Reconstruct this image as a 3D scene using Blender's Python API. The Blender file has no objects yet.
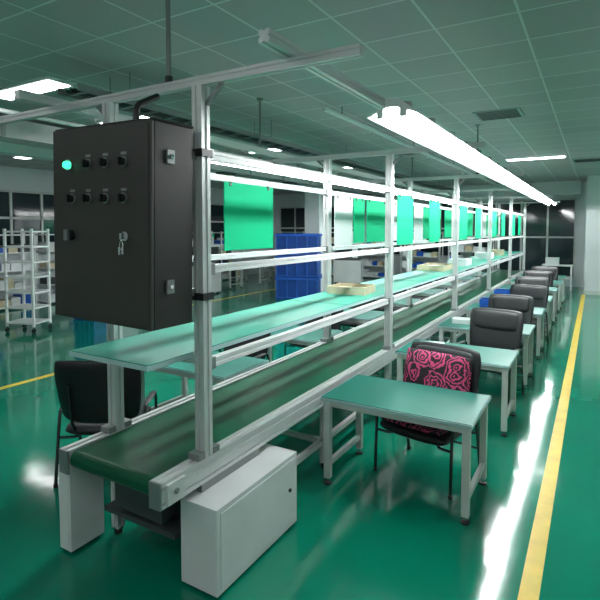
import bpy, math, random
from mathutils import Vector, Matrix
random.seed(4)
scene=bpy.context.scene
try:
    scene.view_settings.view_transform='Standard'
except Exception: pass

# ---------------- materials ----------------
def mat(name,col,rough=.5,metal=0,emit=None,es=0,noise=0,nscale=8,coat=0,bump=0,spec=.5):
    m=bpy.data.materials.new(name); m.use_nodes=True
    nt=m.node_tree; b=nt.nodes['Principled BSDF']
    b.inputs['Base Color'].default_value=(*col,1)
    b.inputs['Roughness'].default_value=rough
    b.inputs['Metallic'].default_value=metal
    b.inputs['Specular IOR Level'].default_value=spec
    b.inputs['Coat Weight'].default_value=coat
    if emit:
        b.inputs['Emission Color'].default_value=(*emit,1); b.inputs['Emission Strength'].default_value=es
    if noise or bump:
        tc=nt.nodes.new('ShaderNodeTexCoord'); n=nt.nodes.new('ShaderNodeTexNoise')
        n.inputs['Scale'].default_value=nscale; n.inputs['Detail'].default_value=3
        nt.links.new(tc.outputs['Object'],n.inputs['Vector'])
        if noise:
            r=nt.nodes.new('ShaderNodeValToRGB')
            r.color_ramp.elements[0].position=.3; r.color_ramp.elements[1].position=.7
            r.color_ramp.elements[0].color=(*[c*(1-noise) for c in col],1)
            r.color_ramp.elements[1].color=(*[min(1,c*(1+noise)) for c in col],1)
            nt.links.new(n.outputs['Fac'],r.inputs['Fac']); nt.links.new(r.outputs['Color'],b.inputs['Base Color'])
        if bump:
            bp=nt.nodes.new('ShaderNodeBump'); bp.inputs['Strength'].default_value=bump; bp.inputs['Distance'].default_value=.01
            nt.links.new(n.outputs['Fac'],bp.inputs['Height']); nt.links.new(bp.outputs['Normal'],b.inputs['Normal'])
    return m
M={}
M['alu']=mat('aluminium_profile',(.68,.70,.70),.38,.35,noise=.05,nscale=3)
M['aludark']=mat('aluminium_grey',(.28,.30,.30),.4,.5)
M['white']=mat('white_powdercoat',(.84,.86,.86),.4,noise=.03)
M['cab']=mat('cabinet_white',(.72,.75,.75),.45,noise=.05,nscale=3)
M['belt']=mat('belt_green_pvc',(.005,.085,.042),.3,noise=.15,nscale=2,spec=.25)
M['mat_green']=mat('antistatic_green_mat',(.010,.145,.112),.42,noise=.06,nscale=4)
M['shelf_green']=mat('shelf_green_mat',(.03,.36,.26),.36,noise=.06,nscale=4,spec=.35)
M['edge']=mat('edge_band',(.42,.62,.62),.45)
M['frame']=mat('table_frame_paint',(.58,.62,.60),.4,noise=.04)
M['black']=mat('black_plastic',(.012,.013,.014),.4)
M['vinyl']=mat('black_vinyl',(.013,.015,.017),.38,bump=.15,nscale=60,spec=.4)
M['tube']=mat('dark_steel_tube',(.06,.065,.07),.25,.8)
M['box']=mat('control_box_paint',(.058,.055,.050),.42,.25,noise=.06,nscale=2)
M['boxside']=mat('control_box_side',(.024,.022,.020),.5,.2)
M['chrome']=mat('chrome',(.75,.75,.75),.15,1)
M['gbtn']=mat('green_pilot',(.02,.6,.3),.3,emit=(.05,1,.4),es=2.2)
M['wall']=mat('wall_paint',(.74,.78,.80),.7,noise=.03,nscale=1)
M['green']=mat('green_board',(.002,.42,.20),.65,emit=(.0,.45,.20),es=.12,spec=.15)  # weak green emission added so the unlit boards look brighter
M['wboard']=mat('white_board',(.82,.85,.87),.5)
M['tubeglow']=mat('fluorescent_tube',(1,1,1),.3,emit=(.97,1,1),es=88)
M['panelglow']=mat('ceiling_diffuser',(1,1,1),.3,emit=(1,.99,1),es=12)
M['blue']=mat('blue_plastic',(.01,.10,.50),.4,noise=.1)
M['blue2']=mat('blue_plastic_dark',(.006,.055,.28),.4,noise=.1)
M['beige']=mat('cardboard_tray',(.62,.55,.38),.7,noise=.1)
M['yellow']=mat('yellow_floor_paint',(.75,.53,.05),.35,noise=.12,nscale=6)
M['glass']=mat('dark_glass',(.015,.03,.035),.08)
M['dark']=mat('dark_machine',(.05,.06,.065),.5)
M['teal']=mat('bulkhead_teal',(.35,.42,.42),.7)
M['duct']=mat('galvanised_duct',(.45,.48,.48),.45,.3,noise=.08)

def floor_mat():
    m=bpy.data.materials.new('green_epoxy_floor'); m.use_nodes=True
    nt=m.node_tree; b=nt.nodes['Principled BSDF']
    tc=nt.nodes.new('ShaderNodeTexCoord'); n=nt.nodes.new('ShaderNodeTexNoise')
    n.inputs['Scale'].default_value=.9; n.inputs['Detail'].default_value=4
    nt.links.new(tc.outputs['Object'],n.inputs['Vector'])
    r=nt.nodes.new('ShaderNodeValToRGB')
    r.color_ramp.elements[0].color=(.001,.165,.095,1); r.color_ramp.elements[1].color=(.002,.215,.130,1)
    nt.links.new(n.outputs['Fac'],r.inputs['Fac']); nt.links.new(r.outputs['Color'],b.inputs['Base Color'])
    b.inputs['Roughness'].default_value=.10; b.inputs['Specular IOR Level'].default_value=.55
    n2=nt.nodes.new('ShaderNodeTexNoise'); n2.inputs['Scale'].default_value=2.2
    nt.links.new(tc.outputs['Object'],n2.inputs['Vector'])
    bp=nt.nodes.new('ShaderNodeBump'); bp.inputs['Strength'].default_value=.25; bp.inputs['Distance'].default_value=.010
    nt.links.new(n2.outputs['Fac'],bp.inputs['Height']); nt.links.new(bp.outputs['Normal'],b.inputs['Normal'])
    return m
M['floor']=floor_mat()
def ceil_mat():
    m=bpy.data.materials.new('ceiling_tiles'); m.use_nodes=True
    nt=m.node_tree; b=nt.nodes['Principled BSDF']
    tc=nt.nodes.new('ShaderNodeTexCoord'); br=nt.nodes.new('ShaderNodeTexBrick')
    br.offset=0; br.inputs['Scale'].default_value=1
    br.inputs['Brick Width'].default_value=.62; br.inputs['Row Height'].default_value=.62
    br.inputs['Mortar Size'].default_value=.010; br.inputs['Mortar Smooth'].default_value=.1
    br.inputs['Color1'].default_value=(.48,.45,.47,1); br.inputs['Color2'].default_value=(.55,.51,.53,1)
    br.inputs['Mortar'].default_value=(.82,.80,.82,1)
    nt.links.new(tc.outputs['Object'],br.inputs['Vector']); nt.links.new(br.outputs['Color'],b.inputs['Base Color'])
    b.inputs['Roughness'].default_value=.8
    return m
M['ceil']=ceil_mat()
def floral_mat():
    m=bpy.data.materials.new('pink_rose_fabric'); m.use_nodes=True
    nt=m.node_tree; b=nt.nodes['Principled BSDF']; L=nt.links.new
    tc=nt.nodes.new('ShaderNodeTexCoord')
    nz=nt.nodes.new('ShaderNodeTexNoise'); nz.inputs['Scale'].default_value=18
    L(tc.outputs['Object'],nz.inputs['Vector'])
    mx=nt.nodes.new('ShaderNodeMixRGB'); mx.inputs['Fac'].default_value=.07
    L(tc.outputs['Object'],mx.inputs['Color1']); L(nz.outputs['Color'],mx.inputs['Color2'])
    v=nt.nodes.new('ShaderNodeTexVoronoi'); v.inputs['Scale'].default_value=6.5; v.inputs['Randomness'].default_value=.6
    L(mx.outputs['Color'],v.inputs['Vector'])
    s=nt.nodes.new('ShaderNodeMath'); s.operation='MULTIPLY'; s.inputs[1].default_value=38
    L(v.outputs['Distance'],s.inputs[0])
    sn=nt.nodes.new('ShaderNodeMath'); sn.operation='SINE'; L(s.outputs[0],sn.inputs[0])
    mask=nt.nodes.new('ShaderNodeMath'); mask.operation='LESS_THAN'; mask.inputs[1].default_value=.58
    L(v.outputs['Distance'],mask.inputs[0])
    mu=nt.nodes.new('ShaderNodeMath'); mu.operation='MULTIPLY'; L(sn.outputs[0],mu.inputs[0]); L(mask.outputs[0],mu.inputs[1])
    r=nt.nodes.new('ShaderNodeValToRGB'); e=r.color_ramp.elements
    e[0].position=.02; e[0].color=(.012,.006,.009,1); e[1].position=.35; e[1].color=(.60,.06,.19,1)
    L(mu.outputs[0],r.inputs['Fac']); L(r.outputs['Color'],b.inputs['Base Color'])
    b.inputs['Roughness'].default_value=.8
    return m
M['floral']=floral_mat()

# ---------------- mesh builder ----------------
class B:
    def __init__(s): s.v=[];s.f=[];s.m=[];s.s=[];s.mats=[]
    def mi(s,k):
        if k not in s.mats: s.mats.append(k)
        return s.mats.index(k)
    def add(s,vs,fs,k,smooth=False,mtx=None):
        o=len(s.v); i=s.mi(k)
        for p in vs:
            p=Vector(p)
            if mtx: p=mtx@p
            s.v.append(p)
        for f in fs: s.f.append([a+o for a in f]); s.m.append(i); s.s.append(smooth)
    def box(s,lo,hi,k,mtx=None):
        x0,y0,z0=lo;x1,y1,z1=hi
        vs=[(x0,y0,z0),(x1,y0,z0),(x1,y1,z0),(x0,y1,z0),(x0,y0,z1),(x1,y0,z1),(x1,y1,z1),(x0,y1,z1)]
        s.add(vs,[(0,3,2,1),(4,5,6,7),(0,1,5,4),(1,2,6,5),(2,3,7,6),(3,0,4,7)],k,False,mtx)
    def prism(s,poly,p0,p1,k,up=None,smooth=False):
        p0=Vector(p0);p1=Vector(p1);d=(p1-p0).normalized()
        if up is None: up=Vector((0,0,1)) if abs(d.z)<.9 else Vector((0,1,0))
        a=d.cross(up).normalized(); b=a.cross(d).normalized()
        n=len(poly)
        vs=[p0+a*x+b*y for x,y in poly]+[p1+a*x+b*y for x,y in poly]
        fs=[(i,(i+1)%n,n+(i+1)%n,n+i) for i in range(n)]
        s.add(vs,fs,k,smooth)
        s.add(vs,[list(range(n))[::-1],list(range(n,2*n))],k)
    def cyl(s,p0,p1,r,k,n=14,r2=None):
        p0=Vector(p0);p1=Vector(p1);d=(p1-p0).normalized()
        up=Vector((0,0,1)) if abs(d.z)<.9 else Vector((0,1,0))
        a=d.cross(up).normalized(); b=a.cross(d).normalized(); r2=r if r2 is None else r2
        vs=[p0+(a*math.cos(t)+b*math.sin(t))*r for t in [2*math.pi*i/n for i in range(n)]]
        vs+=[p1+(a*math.cos(t)+b*math.sin(t))*r2 for t in [2*math.pi*i/n for i in range(n)]]
        s.add(vs,[(i,(i+1)%n,n+(i+1)%n,n+i) for i in range(n)],k,True)
        s.add(vs,[list(range(n))[::-1],list(range(n,2*n))],k)
    def tslot(s,p0,p1,w,k,h=None):
        h=h or w
        hw,hh=w/2,h/2; g=.13*w; d=.12*w; g2=.13*h
        P=[(-hw,-hh),(-g,-hh),(-g,-hh+d),(g,-hh+d),(g,-hh),(hw,-hh),(hw,-g2),(hw-d,-g2),(hw-d,g2),(hw,g2),
           (hw,hh),(g,hh),(g,hh-d),(-g,hh-d),(-g,hh),(-hw,hh),(-hw,g2),(-hw+d,g2),(-hw+d,-g2),(-hw,-g2)]
        s.prism(P,p0,p1,k)
    def tube(s,pts,r,k,n=8,fil=.04):
        P=[Vector(p) for p in pts]; Q=[P[0]]
        for i in range(1,len(P)-1):
            a=(P[i-1]-P[i]);b=(P[i+1]-P[i]); f=min(fil,a.length*.45,b.length*.45)
            A=P[i]+a.normalized()*f;C=P[i]+b.normalized()*f
            for t in (0,.25,.5,.75,1): Q.append(A*(1-t)**2+P[i]*2*t*(1-t)+C*t*t)
        Q.append(P[-1])
        vs=[];nrm=None
        for i,q in enumerate(Q):
            d=(Q[min(i+1,len(Q)-1)]-Q[max(i-1,0)]).normalized()
            if nrm is None:
                u=Vector((0,0,1)) if abs(d.z)<.9 else Vector((1,0,0)); nrm=d.cross(u).normalized()
            nrm=(nrm-d*nrm.dot(d)).normalized(); b=d.cross(nrm)
            for j in range(n):
                t=2*math.pi*j/n; vs.append(q+(nrm*math.cos(t)+b*math.sin(t))*r)
        fs=[]
        for i in range(len(Q)-1):
            for j in range(n): fs.append((i*n+j,i*n+(j+1)%n,(i+1)*n+(j+1)%n,(i+1)*n+j))
        s.add(vs,fs,k,True); L=len(vs)
        s.add(vs,[list(range(n))[::-1],list(range(L-n,L))],k)
    def pad(s,w,h,t,k,mtx,curve=0,power=6,rnd=.12,taper=0,N=16):
        vs=[];fs=[]
        def P(u,v,sg):
            x=u*(1-rnd*v*v*v*v)*(1+taper*v)*w/2; y=v*(1-rnd*u*u*u*u)*h/2
            th=t/2*((1-abs(u)**power)*(1-abs(v)**power))**.5
            return (x,y,sg*th+curve*u*u)
        for sg in (1,-1):
            o=len(vs)
            for i in range(N+1):
                for j in range(N+1):
                    u=math.sin(math.pi/2*(2*i/N-1)); v=math.sin(math.pi/2*(2*j/N-1)); vs.append(P(u,v,sg))
            for i in range(N):
                for j in range(N):
                    q=(o+i*(N+1)+j,o+(i+1)*(N+1)+j,o+(i+1)*(N+1)+j+1,o+i*(N+1)+j+1)
                    fs.append(q if sg>0 else q[::-1])
        s.add(vs,fs,k,True,mtx)
    def mesh(s,name):
        me=bpy.data.meshes.new(name); me.from_pydata([tuple(v) for v in s.v],[],s.f)
        for k in s.mats: me.materials.append(M[k])
        for p,i,sm in zip(me.polygons,s.m,s.s): p.material_index=i; p.use_smooth=sm
        me.update(); return me
def obj(name,me,loc=(0,0,0),rz=0,parent=None,bev=0,rot=None):
    o=bpy.data.objects.new(name,me); scene.collection.objects.link(o)
    o.location=loc; o.rotation_euler=rot or (0,0,rz)
    if parent: o.parent=parent
    if bev:
        m=o.modifiers.new('bevel','BEVEL'); m.width=bev; m.segments=2; m.limit_method='ANGLE'; m.angle_limit=math.radians(50)
    return o
def group(name,parts,loc=(0,0,0),rz=0,rot=None):
    e=obj(name,None,loc,rz,rot=rot); e.empty_display_size=.1
    for pn,me,bv in parts: obj(pn,me,parent=e,bev=bv)
    return e

# ---------------- room ----------------
XL,XR,YN,YF,HC=-13.0,4.5,-4.0,19.6,3.6
def simple(name,lo,hi,k):
    b=B(); c=[(lo[i]+hi[i])/2 for i in range(3)]
    b.box([lo[i]-c[i] for i in range(3)],[hi[i]-c[i] for i in range(3)],k)
    return obj(name,b.mesh(name),c)
simple('floor',(XL,YN,-.1),(XR,YF,0),'floor')
simple('ceiling',(XL,YN,HC),(XR,YF,HC+.1),'ceil')
simple('wall_left',(XL-.15,YN,0),(XL,YF,HC),'wall')
simple('wall_right',(XR,YN,0),(XR+.15,YF,HC),'wall')
simple('wall_far',(XL,YF,0),(XR,YF+.15,HC),'wall')
simple('wall_near',(XL,YN-.15,0),(XR,YN,HC),'wall')
simple('trim_bulkhead',(-8.3,YN,3.2),(-8.0,YF,HC),'wall')
simple('trim_far_soffit',(-8.0,YF-.5,3.15),(-.45,YF,HC),'wall')
def line(lo,hi):
    simple('floor_marking_line',(lo[0],lo[1],0),(hi[0],hi[1],.003),'yellow')
line((-.31,-1,0),(-.21,17.4,0))
line((-6.42,-1,0),(-6.32,17.5,0))
line((-9.15,8,0),(-9.05,18,0))
def pillar(x,y,w=.6):
    b=B(); b.box((-w/2,-w/2,0),(w/2,w/2,HC),'wall'); b.box((-w/2-.012,-w/2-.012,0),(w/2+.012,w/2+.012,.12),'frame')
    obj('pillar',b.mesh('pillar'),(x,y,0))
pillar(.12,17.9,.75); pillar(-7.4,13.5,.5); pillar(-10.3,8.6,.5)
def window(name,x0,x1,z0,z1,n,axis):
    b=B(); L=x1-x0
    b.box((0,-.02,z0),(L,-.005,z1),'glass')
    for i in range(n+1):
        x=L*i/n; b.box((max(0,x-.03),-.06,z0),(min(L,x+.03),0,z1),'frame')
    for z in (z0,z1-.06,(z0+z1)/2): b.box((0,-.06,z),(L,0,z+.06),'frame')
    if axis=='far': obj(name,b.mesh(name),(x0,YF,0))
    else: obj(name,b.mesh(name),(XL,x0,0),rz=math.pi/2)
window('window_1',-7.6,-4.4,.9,3.05,4,'far')
window('window_2',-4.0,-.6,.3,3.05,4,'far')
window('window_3',-12.6,-8.6,1.0,3.0,5,'far')
window('window_4',4,9,1.5,3.0,6,'left')
window('window_5',10,16,1.5,3.0,6,'left')

# ---------------- ceiling services ----------------
b=B(); b.box((-.22,0,0),(.22,16.5,.26),'duct')
for i in range(12): b.box((-.235,.4+1.4*i,-.012),(.235,.45+1.4*i,.272),'aludark')
for i in range(6): b.box((-.12,1.2+2.7*i,-.03),(.12,1.6+2.7*i,-.0),'dark')
for i in range(7):
    for s in (-1,1): b.cyl((s*.23,.7+2.5*i,0),(s*.23,.7+2.5*i,.36),.008,'aludark',6)
obj('ventilation_duct',b.mesh('ventilation_duct'),(-7.1,2.0,HC-.36))
b=B()
for s in (-1,1): b.box((s*.15-.012,0,0),(s*.15+.012,14.5,.06),'aludark')
for i in range(48): b.box((-.14,.1+.3*i,.005),(.14,.13+.3*i,.02),'aludark')
for i in range(6):
    for s in (-1,1): b.cyl((s*.15,.6+2.6*i,.05),(s*.15,.6+2.6*i,.32),.006,'aludark',6)
for i,r in enumerate((.014,.018,.012,.016)): b.cyl((-.09+.06*i,.05,.036),(-.09+.06*i,14.4,.036),r,'black',6)
obj('cable_tray',b.mesh('cable_tray'),(-4.3,3.0,HC-.32))
def pipe(x,y0,y1,k):
    b=B(); b.cyl((0,0,0),(0,y1-y0,0),.03,k,12)
    y=.5
    while y<y1-y0:
        b.cyl((0,y,0),(0,y,.13),.008,'aludark',6)
        if y+.9<y1-y0: b.cyl((0,y+.9,0),(0,y+.9,-.09),.012,k,8); b.cyl((0,y+.9,-.09),(0,y+.9,-.10),.03,'chrome',10)
        y+=3
    obj('sprinkler_pipe',b.mesh('sprinkler_pipe'),(x,y0,HC-.13))
pipe(-6.4,1.5,18.5,'white'); pipe(-2.9,5.5,18.5,'white')

# ---------------- conveyor ----------------
Y0,Y1=1.78,17.1
posts=[2.15+2.98*i for i in range(6)]
XRr,XLr=-1.91,-2.66
b=B()
n=10; prof=[]
r=.05; zc=.64
for i in range(n+1):
    t=math.pi/2+math.pi*i/n; prof.append((Y0+.05+r*math.cos(t),zc+r*math.sin(t)))
for i in range(n+1):
    t=-math.pi/2+math.pi*i/n; prof.append((Y1-.05+r*math.cos(t),zc+r*math.sin(t)))
xa,xb=-2.615,-1.955
vs=[(xa,y,z) for y,z in prof]+[(xb,y,z) for y,z in prof]; N=len(prof)
b.add(vs,[(i,N+i,N+(i+1)%N,(i+1)%N) for i in range(N)],'belt',False)
b.add(vs,[list(range(N)),list(range(2*N-1,N-1,-1))],'belt')
belt=b.mesh('belt')
b=B()
for x in (XRr,XLr):
    b.tslot((x,Y0,.66),(x,Y1,.66),.08,'alu'); b.tslot((x,Y0,.59),(x,Y1,.59),.08,'alu',.06)
    b.box((x-.04,Y0-.012,.56),(x+.04,Y0,.70),'aludark')
b.box((-2.62,Y0+.12,.55),(-1.95,Y1-.1,.585),'aludark')
for x,s in ((XRr,1),(XLr,-1)):
    b.box((x+s*.04,Y0+.03,.57),(x+s*.055,Y0+.16,.68),'alu')
    b.cyl((x+s*.05,Y0+.09,.63),(x+s*.062,Y0+.09,.63),.016,'aludark')
rails=b.mesh('side_rails')
b=B()
for y in posts+[y+1.49 for y in posts[:-1]]:
    for x in (XRr,XLr):
        if y==posts[0] and x==XRr: continue
        b.tslot((x,y,.04),(x,y,.56),.06,'alu'); b.cyl((x,y,0),(x,y,.045),.028,'black')
    if y!=posts[0]: b.box((XLr,y-.02,.20),(XRr,y+.02,.24),'alu')
    b.box((XLr,y-.02,.50),(XRr,y+.02,.55),'alu')
legs=b.mesh('legs')
b=B()
b.box((XLr,2.2,.20),(XLr+.04,16.9,.24),'alu'); b.box((XRr-.04,2.85,.20),(XRr,16.9,.24),'alu')
b.box((-2.5,2.0,.30),(-2.1,2.5,.55),'dark'); b.cyl((-2.1,2.25,.42),(-1.97,2.25,.42),.09,'dark',18)
b.box((-2.60,2.0,.24),(-2.0,2.7,.27),'dark')
stre=b.mesh('stretchers')
group('conveyor_belt_line',[('belt',belt,0),('side_rails',rails,0),('legs',legs,0),('stretchers',stre,0)])

# ---------------- overhead frame ----------------
b=B(); HT=2.79
for y in posts:
    for x in (XRr,XLr):
        b.tslot((x,y,.70),(x,y,HT),.07,'alu')
        for z in (.70,):
            b.box((x-.04,y-.09,z),(x+.04,y-.035,z+.035),'aludark'); b.box((x-.04,y+.035,z),(x+.04,y+.09,z+.035),'aludark')
    b.tslot((-4.3,y,HT+.025),(-.94,y,HT+.025),.05,'alu')
    b.box((XLr,y-.02,1.225),(XRr,y+.02,1.265),'white')
    for x in (XRr,XLr):
        s=1 if x==XRr else -1
        b.prism([(-.012,-.012),(.012,-.012),(.012,.012),(-.012,.012)],(x,y+.02,HT-.12),(x+s*.14,y+.02,HT),'aludark')
uprights=b.mesh('uprights')
b=B()
for x in (XRr,XLr):
    for z,h in ((2.416,.05),(1.77,.045),(1.225,.055)):
        for i in range(len(posts)-1):
            b.tslot((x,posts[i]+.035,z),(x,posts[i+1]-.035,z),.045,'white',h)
            for yy in (posts[i]+.035,posts[i+1]-.075): b.box((x-.03,yy,z-.034),(x+.03,yy+.04,z+.034),'aludark')
for x in (-1.31,-3.25):
    b.tslot((x,posts[0]-.25,HT+.08),(x,Y1-.1,HT+.08),.06,'alu')
b.box((XRr-.055,2.10,2.40),(XRr+.05,2.19,2.44),'black'); b.box((XRr-.055,2.10,1.60),(XRr+.05,2.19,1.64),'black')
lrails=b.mesh('rails')
b=B()
cur=Y0
while cur<Y1-.2:
    e=min(cur+2.4,Y1-.1)
    b.box((-2.60,cur,1.268),(-1.955,e-.004,1.293),'edge'); b.box((-2.594,cur+.006,1.293),(-1.961,e-.010,1.298),'shelf_green')
    cur=e
shelf=b.mesh('shelf_board')
group('assembly_line_rack',[('uprights',uprights,0),('rails',lrails,0),('shelf_board',shelf,0)])

# ---------------- hanging boards ----------------
def board(y0,y1,z0,z1,k,x):
    c=((y0+y1)/2); b=B()
    b.box((-.004,y0-c,z0-z1),(.004,y1-c,0),k)
    for yy in (y0-c+.08,y1-c-.08):
        b.box((-.010,yy-.012,-.03),(.010,yy+.012,0.006),'black')
    obj('hanging_board',b.mesh('hanging_board'),(x,c,z1))
for i,y in enumerate(posts[:-1]):
    board(y+1.08,y+1.80,1.82,2.385,'green',XLr+.03)
    if i>0:
        board(y+.12,y+.62,1.80,2.385,'wboard',XLr+.03)
        board(y+.66,y+1.0,1.82,2.385,'green',XLr+.03)
        board(y+2.1,y+2.65,1.82,2.385,'wboard' if i%2 else 'green',XLr+.03)
        board(y+.25,y+.80,1.82,2.385,'green',XRr+.0)
        board(y+1.5,y+2.0,1.82,2.385,'green' ,XRr+.0)

# ---------------- fluorescent lamps ----------------
def lamp_parts():
    L=1.22; out=[]
    b=B(); b.box((-.04,0,0.0),(.04,L,.055),'white')
    for s in (-1,1):
        vs=[(s*.03,0,0),(s*.03,L,0),(s*.165,L,-.05),(s*.165,0,-.05),(s*.03,0,.004),(s*.03,L,.004),(s*.167,L,-.046),(s*.167,0,-.046)]
        b.add(vs,[(0,1,2,3),(4,7,6,5),(0,3,7,4),(1,5,6,2),(2,6,7,3)],'white')
    for s in (-1,1):
        for y in (.0,L-.03): b.box((s*.075-.02,y,-.06),(s*.075+.02,y+.03,-.008),'white')
    out.append(('housing',b.mesh('housing'),0))
    b=B()
    for s in (-1,1): b.cyl((s*.075,.03,-.045),(s*.075,L-.03,-.045),.016,'tubeglow',10)
    out.append(('tubes',b.mesh('tubes'),0))
    b=B()
    b.box((-.02,.3,.055),(.02,.34,.10),'aludark'); b.box((-.02,.9,.055),(.02,.94,.10),'aludark')
    out.append(('bracket',b.mesh('bracket'),0))
    return out
LP=lamp_parts()
def lamp_bracket(sgn):
    b=B()
    for y in (.3,.9): b.box((min(0,sgn*.2),y,.095),(max(0,sgn*.2),y+.04,.105),'aludark')
    return b.mesh('arm')
LA={s:lamp_bracket(s) for s in (-1,1)}
for x,s in ((-1.12,-1),(-3.44,1)):
    y=3.02
    while y<16.2:
        group('fluorescent_lamp',LP+[('arm',LA[s],0)],(x,y,2.76)); y+=1.225

# ceiling lights, including unseen panels added as fill
b=B(); b.box((-.62,-.17,-.03),(.62,.17,0),'white'); b.box((-.58,-.13,-.036),(.58,.13,-.03),'panelglow'); cp2=b.mesh('ceiling_light')
for x,y in [(-5.6,1.2),(-5.6,3.4),(-5.8,5.1),(-5.6,8.4),(-5.6,11.8),(-5.6,15.2),(-1.2,12.4),(-10.5,4),(-10.5,9),(-10.5,14),(-10.5,6.5),(-10.5,11.5),(2.2,4),(2.2,9),(2.2,14),
            (1.5,.0),(-2.2,-2),(-5.6,-2),(-.6,-.6),(-3.2,-.4),(.6,-2.4),(2.6,1.6),(-.8,-3)]:  # this row is out of view, added to brighten the near foreground
    obj('ceiling_light',cp2,(x,y,HC))
b=B(); b.box((-.3,-.3,-.015),(.3,.3,0),'teal')
for i in range(7): b.box((-.26,-.26+.08*i,-.022),(.26,-.23+.08*i,-.015),'dark')
vg=b.mesh('ceiling_vent')
for x,y in [(-1.2,7.5),(-3.6,10.2),(.4,10),(-.2,13.5)]: obj('ceiling_vent',vg,(x,y,HC))
def conduit(x,y,z0):
    b=B(); b.cyl((0,0,0),(0,0,HC-z0),.014,'aludark',10); b.cyl((0,0,HC-z0-.02),(0,0,HC-z0),.04,'aludark',12); b.cyl((0,0,0),(0,0,.04),.022,'black',10)
    obj('power_conduit',b.mesh('power_conduit'),(x,y,z0))
conduit(-2.15,2.15,HT+.05); conduit(-3.6,posts[1],HT+.05); conduit(-3.6,posts[3],HT+.05); conduit(-1.6,posts[2],HT+.05)

# ---------------- control box ----------------
W,D,H=.79,.30,1.056
b=B()
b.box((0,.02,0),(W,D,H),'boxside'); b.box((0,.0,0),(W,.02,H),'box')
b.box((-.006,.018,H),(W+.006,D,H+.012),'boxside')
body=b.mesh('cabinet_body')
b=B()
b.box((.015,-.006,.015),(W-.015,.002,H-.015),'box'); door=b.mesh('cabinet_door')
b=B()
def knob(x,z,k='black'):
    b.cyl((x,-.004,z),(x,-.014,z),.027,'aludark',20); b.cyl((x,-.014,z),(x,-.03,z),.021,k,20)
def selector(x,z):
    knob(x,z); b.box((x-.006,-.045,z-.02),(x+.006,-.03,z+.02),'black')
    b.box((x-.02,-.008,z+.036),(x+.02,-.004,z+.05),'aludark')
zz=[H-.20,H-.385]
b.cyl((.155,-.004,zz[0]),(.155,-.016,zz[0]),.034,'chrome',20); b.cyl((.155,-.016,zz[0]),(.155,-.035,zz[0]),.024,'gbtn',20,.018)
for x in (.32,.46,.60): selector(x,zz[0])
for x in (.185,.32,.46,.60): selector(x,zz[1])
b.cyl((.17,-.004,.47),(.17,-.03,.47),.03,'black',20); b.box((.155,-.045,.44),(.185,-.03,.50),'aludark')
b.cyl((.62,-.004,.475),(.62,-.02,.475),.024,'chrome',20)
b.box((.612,-.045,.46),(.628,-.02,.49),'chrome'); b.tube([(.62,-.04,.46),(.605,-.04,.43),(.62,-.04,.40),(.635,-.04,.43),(.62,-.04,.46)],.003,'chrome')
b.box((.60,-.044,.38),(.615,-.038,.42),'chrome'); b.box((.625,-.044,.385),(.64,-.038,.42),'chrome')
ctl=b.mesh('switches')
b=B()
for z in (.18,.85):
    b.box((W,.10,z),(W+.012,.15,z+.07),'aludark'); b.cyl((W+.006,.125,z+.035),(W+.02,.125,z+.035),.012,'chrome')
for z in (.16,.92): b.box((.05,D,z-.02),(W-.02,D+.05,z+.02),'aludark')
brk=b.mesh('brackets')
cb=group('control_box',[('cabinet_body',body,.006),('cabinet_door',door,.002),('switches',ctl,0),('brackets',brk,0)],(-2.70,1.765,1.50),rot=(0,math.radians(1.2),0))
b=B(); b.tube([(-2.2,1.95,2.555),(-2.2,1.95,2.68),(-2.2,2.11,2.765)],.018,'black'); obj('power_cable',b.mesh('power_cable'))

# ---------------- motor cabinets ----------------
b=B(); b.box((0,0,.02),(.26,.83,.5),'cab'); b.box((.26,.03,.05),(.264,.80,.47),'cab'); b.box((.02,.02,0),(.24,.81,.02),'black')
b.cyl((.264,.73,.28),(.275,.73,.28),.012,'black'); b.box((.03,.1,.5),(.07,.66,.56),'aludark')
obj('motor_cabinet',b.mesh('motor_cabinet'),(-1.955,2.0,0),bev=.004)
b=B(); b.box((0,0,.02),(.11,.24,.545),'cab'); b.box((.02,.02,0),(.09,.22,.02),'black'); b.box((.015,-.004,.06),(.095,0,.5),'cab')
obj('end_leg_cover',b.mesh('end_leg_cover'),(-2.82,1.84,0),bev=.004)

# ---------------- work tables ----------------
def table_parts():
    W,D,H=1.14,.70,.70; p=[]
    b=B(); b.box((0,0,H-.03),(W,D,H-.006),'edge'); b.box((.004,.004,H-.006),(W-.004,D-.004,H),'mat_green'); p.append(('tabletop',b.mesh('tabletop'),.003))
    b=B(); t=.05; i=.02
    for x in (i,W-i-t):
        for y in (i,D-i-t):
            b.box((x,y,.05),(x+t,y+t,H-.03),'frame')
            b.cyl((x+t/2,y+t/2,.012),(x+t/2,y+t/2,.05),.010,'chrome',8); b.cyl((x+t/2,y+t/2,0),(x+t/2,y+t/2,.014),.03,'black',14)
        b.box((x+.008,i+t,.14),(x+t-.008,D-i-t,.18),'frame'); b.box((x+.005,i+t,H-.075),(x+t-.005,D-i-t,H-.03),'frame')
    for y in (i,D-i-t): b.box((i+t,y+.005,H-.075),(W-i-t,y+t-.005,H-.03),'frame')
    p.append(('frame',b.mesh('frame'),.002)); return p
TP=table_parts()
TY=[3.37+1.67*i for i in range(8)]
for y in TY: group('work_table',TP,(-1.805,y,0))
for y in TY: group('work_table',TP,(-3.895,y,0))

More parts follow.
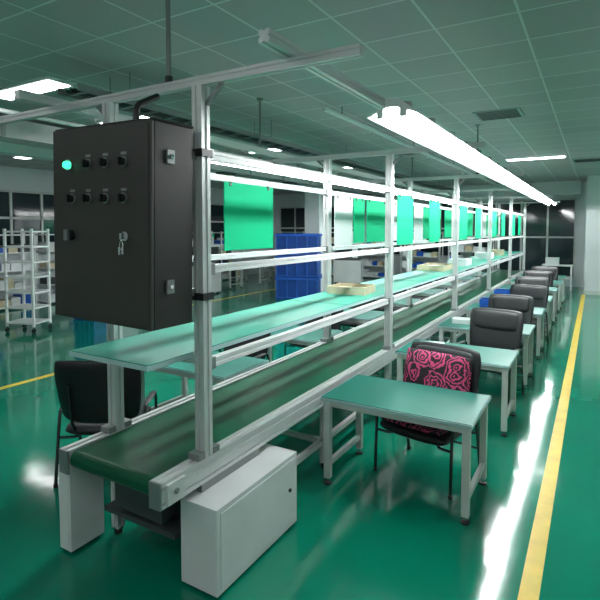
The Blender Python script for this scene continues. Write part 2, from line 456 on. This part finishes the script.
# ---------------- chairs ----------------
def chair_parts():
    p=[]
    b=B(); b.pad(.60,.50,.10,'vinyl',Matrix.Translation((0,0,.40)),curve=.012,power=8,rnd=.06); p.append(('seat',b.mesh('seat'),0))
    b=B(); mt=Matrix.Translation((0,.32,.74))@Matrix.Rotation(math.radians(-12),4,'X')@Matrix.Rotation(math.radians(90),4,'X')
    b.pad(.64,.54,.075,'vinyl',mt,curve=.045,power=7,rnd=.09,taper=.05)
    mt2=Matrix.Translation((0,.328,.86))@Matrix.Rotation(math.radians(-12),4,'X')@Matrix.Rotation(math.radians(90),4,'X')
    b.pad(.55,.24,.09,'vinyl',mt2,curve=.03,power=5,rnd=.09)
    p.append(('backrest',b.mesh('backrest'),0))
    b=B()
    for s in (-1,1):
        x=s*.33
        b.tube([(x,-.22,.02),(x,-.20,.57),(x,.20,.58),(x,.24,.40),(x,.32,.02)],.013,'tube',8,.06)
        b.tube([(s*.2,.20,.37),(s*.2,.31,.5),(s*.2,.38,.82)],.012,'tube')
        b.tube([(x,-.21,.35),(s*.2,-.19,.345),(s*.2,.2,.345),(x,.24,.36)],.011,'tube')
        b.cyl((x,-.22,0),(x,-.22,.03),.017,'black'); b.cyl((x,.32,0),(x,.32,.03),.017,'black')
        b.pad(.055,.30,.028,'black',Matrix.Translation((x,0,.588)),power=4,N=8)
    b.tube([(-.33,.275,.22),(.33,.275,.22)],.010,'tube'); b.tube([(-.2,-.1,.345),(.2,-.1,.345)],.010,'tube'); b.tube([(-.2,.15,.345),(.2,.15,.345)],.010,'tube')
    p.append(('chair_frame',b.mesh('chair_frame'),0)); return p
CP=chair_parts()
chairs=[(-1.15,3.95,-12),(-1.08,6.22,-10),(-1.10,7.75,-6),(-1.05,9.35,-12),(-1.10,11.0,0),(-1.1,12.65,6),(-1.12,14.3,0),
        (-3.46,2.74,215),(-3.5,4.45,5),(-3.4,6.12,-5),(-3.5,7.8,3),(-3.45,9.45,0),(-3.5,11.15,4),(-3.5,12.8,0)]
for i,(x,y,r) in enumerate(chairs):
    e=group('office_chair',list(CP),(x,y,0),math.radians(r))
    if i==0:
        b=B(); mt=Matrix.Translation((-.02,.205,.735))@Matrix.Rotation(math.radians(-14),4,'X')@Matrix.Rotation(math.radians(90),4,'X')
        b.pad(.60,.45,.12,'floral',Matrix.Identity(4),power=2.6,rnd=.03)
        o=obj('throw_pillow',b.mesh('throw_pillow')); o.matrix_world=Matrix.Translation((x,y,0))@Matrix.Rotation(math.radians(r),4,'Z')@mt
        b=B(); b.pad(.54,.44,.05,'floral',Matrix.Identity(4),power=4,rnd=.03)
        obj('seat_cushion',b.mesh('seat_cushion'),(x-.01,y-.05,.474),math.radians(r))

# ---------------- props ----------------
def tray(x,y,z,w,d,h,k,name,rz=0,fill='wboard'):
    b=B(); t=.008
    b.box((-w/2,-d/2,0),(w/2,d/2,t),k)
    for s in (-1,1):
        b.box((s*w/2-(t if s>0 else 0),-d/2,t),(s*w/2+(0 if s>0 else t),d/2,h),k)
        b.box((-w/2+t,s*d/2-(t if s>0 else 0),t),(w/2-t,s*d/2+(0 if s>0 else t),h),k)
    b.box((-w/2+.02,-d/2+.03,t),(w/2-.03,d/2-.05,h*.6),fill)
    obj(name,b.mesh(name),(x,y,z),rz)
def carton(x,y,z,w,d,h,k,rz=0):
    b=B(); b.box((-w/2,-d/2,0),(w/2,d/2,h),k)
    b.box((-w/2-.001,-.025,h),(w/2+.001,.025,h+.001),'cab'); b.box((-w/2-.001,-.025,h*.7),(-w/2,.025,h),'cab'); b.box((w/2,-.025,h*.7),(w/2+.001,.025,h),'cab')
    obj('carton',b.mesh('carton'),(x,y,z),rz,bev=.002)
ZS=1.298
tray(-2.30,5.02,ZS,.42,.40,.08,'beige','parts_tray',.1,'beige')
tray(-2.35,8.6,ZS,.45,.7,.09,'beige','parts_tray',0)
carton(-2.25,9.9,ZS,.36,.45,.12,'wboard',0)
carton(-2.25,12.4,ZS,.36,.45,.14,'wboard',0)
carton(-2.3,14.3,ZS,.36,.5,.14,'beige',0)
def crate_mesh(w=.6,d=.4,h=.3,k='blue',nstack=1,cols=1,g=.025):
    b=B()
    for c in range(cols):
        for s in range(nstack):
            kk=k
            x0=c*(w+.05); z0=s*(h+.002); t=g+.012
            b.box((x0+g,g,z0),(x0+w-g,d-g,z0+.02),'blue2')
            b.box((x0+g,g,z0+.02),(x0+w-g,t,z0+h),'blue2'); b.box((x0+g,d-t,z0+.02),(x0+w-g,d-g,z0+h),'blue2')
            b.box((x0+g,t,z0+.02),(x0+t,d-t,z0+h),'blue2'); b.box((x0+w-t,t,z0+.02),(x0+w-g,d-t,z0+h),'blue2')
            for i in range(5):
                xx=x0+.03+i*(w-.08)/4; b.box((xx,0,z0+.03),(xx+.025,g,z0+h-.06),kk)
            for zl,zh in ((h-.075,h-.012),(.02,.045)):
                b.box((x0,0,z0+zl),(x0+w,g,z0+zh),kk); b.box((x0,d-g,z0+zl),(x0+w,d,z0+zh),kk)
                b.box((x0+w-g,g,z0+zl),(x0+w,d-g,z0+zh),kk); b.box((x0,g,z0+zl),(x0+g,d-g,z0+zh),kk)
    return b
obj('blue_crate_stack',crate_mesh(w=1.25,d=.8,h=.62,g=.04,nstack=3).mesh('blue_crate_stack'),(-7.85,11.9,0),math.radians(20))
obj('blue_bin',crate_mesh(.34,.26,.14,g=.01).mesh('blue_bin'),(-1.62,TY[3]+.2,.70),.1)
obj('blue_bin',crate_mesh(.34,.26,.12,g=.01).mesh('blue_bin'),(-1.66,TY[4]+.15,.70),0)
carton(-1.5,TY[1]+.35,.70,.26,.2,.05,'wboard',.3)
carton(-1.55,TY[2]+.35,.70,.26,.2,.06,'cab',.1)

def rack(x,y,rz,k='white',w=1.2,d=.5,h=1.9,n=5,name='storage_rack',load=True,casters=False):
    b=B(); z0=.12 if casters else 0
    for xx in (0,w-.04):
        for yy in (0,d-.04): 
            b.box((xx,yy,z0),(xx+.04,yy+.04,h),k)
            if casters:
                b.cyl((xx+.005,yy+.02,.045),(xx+.035,yy+.02,.045),.045,'black'); b.box((xx+.012,yy+.012,.07),(xx+.028,yy+.028,z0),'chrome')
    for i in range(n):
        z=z0+.05+(h-z0-.12)*i/(n-1); b.box((0,0,z),(w,d,z+.03),k)
        if load and i<n-1:
            q=.06
            while q<w-.3:
                ww=random.uniform(.16,.3); hh=random.uniform(.12,.26); kk=random.choice(['blue','wboard','beige','dark','wboard','cab'])
                b.box((q,.06,z+.03),(q+ww,d-.06,z+.03+hh),kk); q+=ww+.03
    obj(name,b.mesh(name),(x,y,0),rz)
rack(-9.75,5.35,math.radians(20),w=.62,d=.5,h=2.0,n=7,name='trolley_rack',load=False,casters=True)
for y in (4.5,6.2,7.9,9.6,11.4,13.1,15.0): rack(-12.35,y,math.pi/2,w=1.4,k='white')
for x in (-12.4,-10.6,-8.6): rack(x,18.8,0,w=1.5)
rack(-6.4,18.4,0,w=1.5,k='frame'); rack(-4.6,18.4,0,w=1.5,k='white',h=1.6)
obj('blue_crate_stack',crate_mesh(nstack=5,cols=1).mesh('blue_crate_stack'),(-9.9,6.9,0),math.radians(10))
for y in (9.7,12.9,14.6,16.3): group('work_table',TP,(-11.4,y,0))
def machine(x,y,rz):
    b=B(); b.box((0,0,.05),(1.0,.7,.85),'cab'); b.box((.05,.05,.85),(.95,.65,1.45),'dark'); b.box((.15,.035,.95),(.6,.05,1.35),'glass')
    b.box((.68,.03,.95),(.88,.05,1.3),'cab'); b.box((0,0,1.45),(1.0,.7,1.5),'cab')
    for xx in (.08,.92):
        for yy in (.08,.62): b.cyl((xx,yy,0),(xx,yy,.05),.03,'black')
    b.cyl((.85,.5,1.5),(.85,.5,1.75),.02,'chrome'); b.cyl((.85,.5,1.75),(.85,.5,1.85),.03,'green')
    obj('test_machine',b.mesh('test_machine'),(x,y,0),rz)
machine(-9.6,15.0,.3); machine(-8.2,16.3,.3); machine(-10.9,11.3,.2)
b=B(); b.box((0,0,.78),(.9,.45,.82),'white')
for xx in (.02,.84):
    for yy in (.02,.39): b.box((xx,yy,0),(xx+.04,yy+.04,.78),'white')
b.box((.05,.05,.35),(.85,.40,.38),'white'); b.box((.1,.08,.82),(.5,.36,1.05),'wboard')
obj('side_bench',b.mesh('side_bench'),(-1.5,18.3,0))

# ---------------- world & camera ----------------
w=bpy.data.worlds.new('world'); scene.world=w; w.use_nodes=True
w.node_tree.nodes['Background'].inputs[0].default_value=(.02,.03,.03,1)
cam=bpy.data.cameras.new('camera'); co=bpy.data.objects.new('camera',cam); scene.collection.objects.link(co)
co.location=(0,0,2.0); co.rotation_euler=(math.radians(87),0,math.radians(30.54))
cam.lens=30; cam.sensor_width=36; cam.shift_y=-.075; cam.clip_start=.05
scene.camera=co
